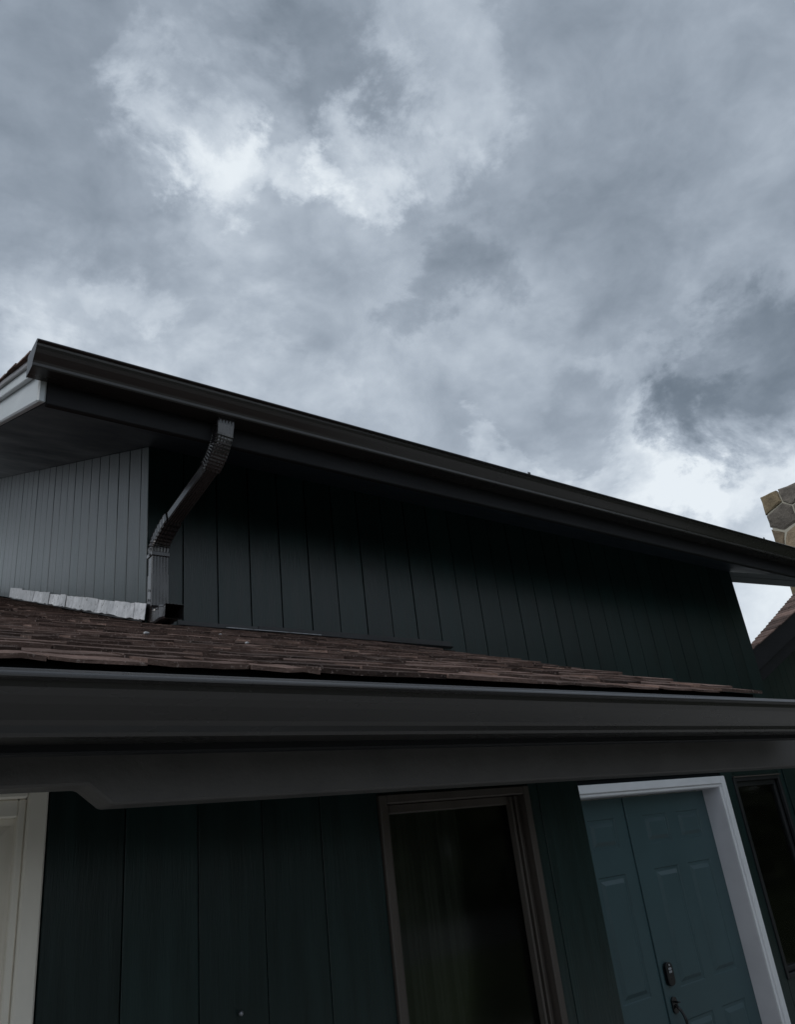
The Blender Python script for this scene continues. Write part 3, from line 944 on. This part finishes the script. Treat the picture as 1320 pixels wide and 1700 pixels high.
# ------------------------------------------------------------------ the gabled wing at the right with its stone chimney
wing = empty('house', (12.0, 5.2, 0))
tag(wing, 'dark gabled house at the right edge with shingled slope and stone chimney', 'house')
YW = 4.5
gx0, gz0 = 8.868, 1.77
MW = .42
def rz(x):
    return Z(gz0 + MW * (x - gx0))
RXI = 15.2                  # ridge
def rake_slab(name, xa, xb, y0, y1, lo, hi, mat, parent, bevel=0.0):
    return prism_y(name, [(xa, rz(xa) + lo), (xb, rz(xb) + lo), (xb, rz(xb) + hi), (xa, rz(xa) + hi)], y0, y1, mat, parent, bevel)
wall_w = prism_y('gable_wall', [(8.6, 0), (20.5, 0), (20.5, rz(9.9) - .8), (RXI, rz(RXI) - .8), (8.6, rz(8.6) - .8)], 5.5, 5.6, M['siding'], wing)
for k in range(22):
    xa = 8.6 + k * .2
    prism_y('board', [(xa + .004, 0), (xa + .196, 0), (xa + .196, rz(xa + .196) - .79), (xa + .004, rz(xa + .004) - .79)], 5.484, 5.499, M['siding'], wall_w)
yb0 = YW
def back(x):                 # rear edge of the visible slope
    return YW + .03 + max(0.0, (x - gx0)) * .15
wroof = mesh_obj('roof', [(7.9, YW + .02, rz(7.9) - .03), (RXI, YW + .02, rz(RXI) - .03), (RXI, back(RXI), rz(RXI) - .03), (gx0, back(gx0) + .004, rz(gx0) - .03), (7.9, YW + .03, rz(7.9) - .03),
                          (7.9, YW + .02, rz(7.9) - .055), (RXI, YW + .02, rz(RXI) - .055), (RXI, back(RXI), rz(RXI) - .055), (gx0, back(gx0) + .004, rz(gx0) - .055), (7.9, YW + .03, rz(7.9) - .055)],
                 [(0, 1, 2, 3, 4), (9, 8, 7, 6, 5)] + [(k, (k + 1) % 5, 5 + (k + 1) % 5, 5 + k) for k in range(5)], M['shingle'], wing)
rake_slab('rake_board', 7.9, RXI, YW - .03, YW + .012, -.285, -.035, M['trim'], wroof, .004)
rake_slab('rake_board', 7.9, RXI, YW + .014, YW + .05, -.44, -.20, M['trim'], wroof, .004)
rake_slab('gable_soffit', 9.7, RXI, YW + .06, YW + .20, -.43, -.40, M['soffit'], wroof)
xa = 7.9
while xa < 12.5:
    ln = .135
    y1 = back(xa + .07)
    yy = YW - .055 + random.uniform(-.008, .004)
    while yy < y1 - .03:
        y2 = min(yy + random.uniform(.16, .34), y1 + .02)
        if y1 - y2 < .12:
            y2 = y1 + .02
        h = random.uniform(.012, .02)
        v = [(xx, q_, rz(xx) + o_) for xx, o_ in ((xa - .004, -.028), (xa + ln + .05, -.028), (xa + ln + .05, -.02), (xa - .004, -.028 + h)) for q_ in (yy, y2)]
        mesh_obj('shingle', v, [(0, 2, 3, 1), (2, 4, 5, 3), (4, 6, 7, 5), (6, 0, 1, 7), (0, 6, 4, 2), (1, 3, 5, 7)], M['shingle'], wroof)
        yy = y2 + .004
    xa += ln
# right half of the wing roof, out of the photograph
mesh_obj('roof_slope', [(RXI + .005, YW, rz(RXI) - .03), (RXI + 6, YW, rz(RXI - 6) - .03), (RXI + 6, YW + .5, rz(RXI - 6) - .03), (RXI + .005, YW + .5, rz(RXI) - .03),
                  (RXI + .005, YW, rz(RXI) - .06), (RXI + 6, YW, rz(RXI - 6) - .06), (RXI + 6, YW + .5, rz(RXI - 6) - .06), (RXI + .005, YW + .5, rz(RXI) - .06)],
         [(0, 1, 2, 3), (7, 6, 5, 4), (0, 4, 5, 1), (1, 5, 6, 2), (2, 6, 7, 3), (3, 7, 4, 0)], M['shingle'], wroof)

# chimney: core of mortar, Voronoi stones on the two faces in view
CHX, CHY1, CHY0, CHT = 13.84, 6.0, 4.75, Z(5.345)
chim = box('chimney', CHX + .010, CHX + 1.2, CHY0 + .010, CHY1 - .03, 0, CHT - .04, M['mortar'], wing)
tag(chim, 'chimney of irregular brown and grey stones with pale mortar')
def clip(poly, a, b, c):
    o_ = []
    for k in range(len(poly)):
        p, q_ = poly[k], poly[(k + 1) % len(poly)]
        dp, dq = a * p[0] + b * p[1] - c, a * q_[0] + b * q_[1] - c
        if dp <= 0:
            o_.append(p)
        if dp * dq < 0:
            t = dp / (dp - dq)
            o_.append((p[0] + (q_[0] - p[0]) * t, p[1] + (q_[1] - p[1]) * t))
    return o_
def stones(u0, u1, w0, w1, place, seed, cell=.37):
    rnd = random.Random(seed)
    pts = []
    nu, nw = max(2, round((u1 - u0) / cell)), max(2, round((w1 - w0) / cell))
    for a in range(nu):
        for b in range(nw):
            pts.append((u0 + (a + .5 + rnd.uniform(-.33, .33) + (.25 if b % 2 else -.2)) * (u1 - u0) / nu, w0 + (b + .5 + rnd.uniform(-.34, .34)) * (w1 - w0) / nw))
    for k, p in enumerate(pts):
        poly = [(u0, w0), (u1, w0), (u1, w1), (u0, w1)]
        for j, q_ in enumerate(pts):
            if j == k:
                continue
            dx, dz = q_[0] - p[0], q_[1] - p[1]
            L_ = math.hypot(dx, dz)
            if L_ > 1.4:
                continue
            c = (dx * (p[0] + q_[0]) + dz * (p[1] + q_[1])) / 2 - L_ * .017
            poly = clip(poly, dx, dz, c)
            if len(poly) < 3:
                break
        if len(poly) < 3:
            continue
        ctr = (sum(a for a, b in poly) / len(poly), sum(b for a, b in poly) / len(poly))
        pr = rnd.uniform(.0, .03)
        rough = []
        for k2 in range(len(poly)):
            p2, q2 = poly[k2], poly[(k2 + 1) % len(poly)]
            for t in (0, .34, .67):
                rough.append((p2[0] + (q2[0] - p2[0]) * t + rnd.uniform(-.008, .008), p2[1] + (q2[1] - p2[1]) * t + rnd.uniform(-.008, .008)))
        n = len(rough)
        tilt = (rnd.uniform(-.07, .07), rnd.uniform(-.07, .07))
        vv = [place(a, b, -.045) for a, b in rough]
        for s_, dp in ((1.0, .0), (.93, .012), (.80, .020)):
            for a, b in rough:
                ua, ub = ctr[0] + (a - ctr[0]) * s_, ctr[1] + (b - ctr[1]) * s_
                vv.append(place(ua, ub, dp * rnd.uniform(.6, 1.3) + pr + (a - ctr[0]) * tilt[0] + (b - ctr[1]) * tilt[1]))
        ff = []
        for lv in range(3):
            for e in range(n):
                ff.append((lv * n + e, lv * n + (e + 1) % n, (lv + 1) * n + (e + 1) % n, (lv + 1) * n + e))
        ff.append(tuple(range(3 * n, 4 * n)))
        mesh_obj('stone', vv, ff, M['stone%d' % rnd.choice((0, 0, 1, 2, 2, 3, 4))], chim)
stones(CHY0, CHY1, Z(2.2), CHT, lambda a, b, d: (CHX + .012 - d, a, b), 21)
stones(CHX, CHX + 1.2, Z(2.2), CHT, lambda a, b, d: (a, CHY0 + .012 - d, b), 22)

# bits of grit lying on the garage roof
for (px, py, sz), lab in zip(((243, 1056, .0075), (366, 1056, .0045), (410, 1071, .005)),
                             ('largest pale pebble on the brown shingles, below the step flashing', 'tiny pale pebble on the shingles just right of the downspout foot',
                              'small pale pebble on the shingles, the one farthest from the downspout')):
    d = direction(px, py)
    t = .115 / (ML * d.y - d.z)
    p = d * t
    bmp = bmesh.new()
    bmesh.ops.create_icosphere(bmp, subdivisions=2, radius=sz)
    rp = random.Random(px)
    for vt in bmp.verts:
        vt.co = Vector((vt.co.x * 1.25, vt.co.y, vt.co.z * .7)) * rp.uniform(.85, 1.12)
    mp_ = bpy.data.meshes.new('pebble')
    bmp.to_mesh(mp_)
    bmp.free()
    mp_.materials.append(M['flash'])
    o = bpy.data.objects.new('pebble', mp_)
    COL.objects.link(o)
    o.location = (p.x, p.y, roof_z(p.y) + sz * .6 + .004)
    tag(o, lab, 'pebble', 'pebbles lying on the garage roof')
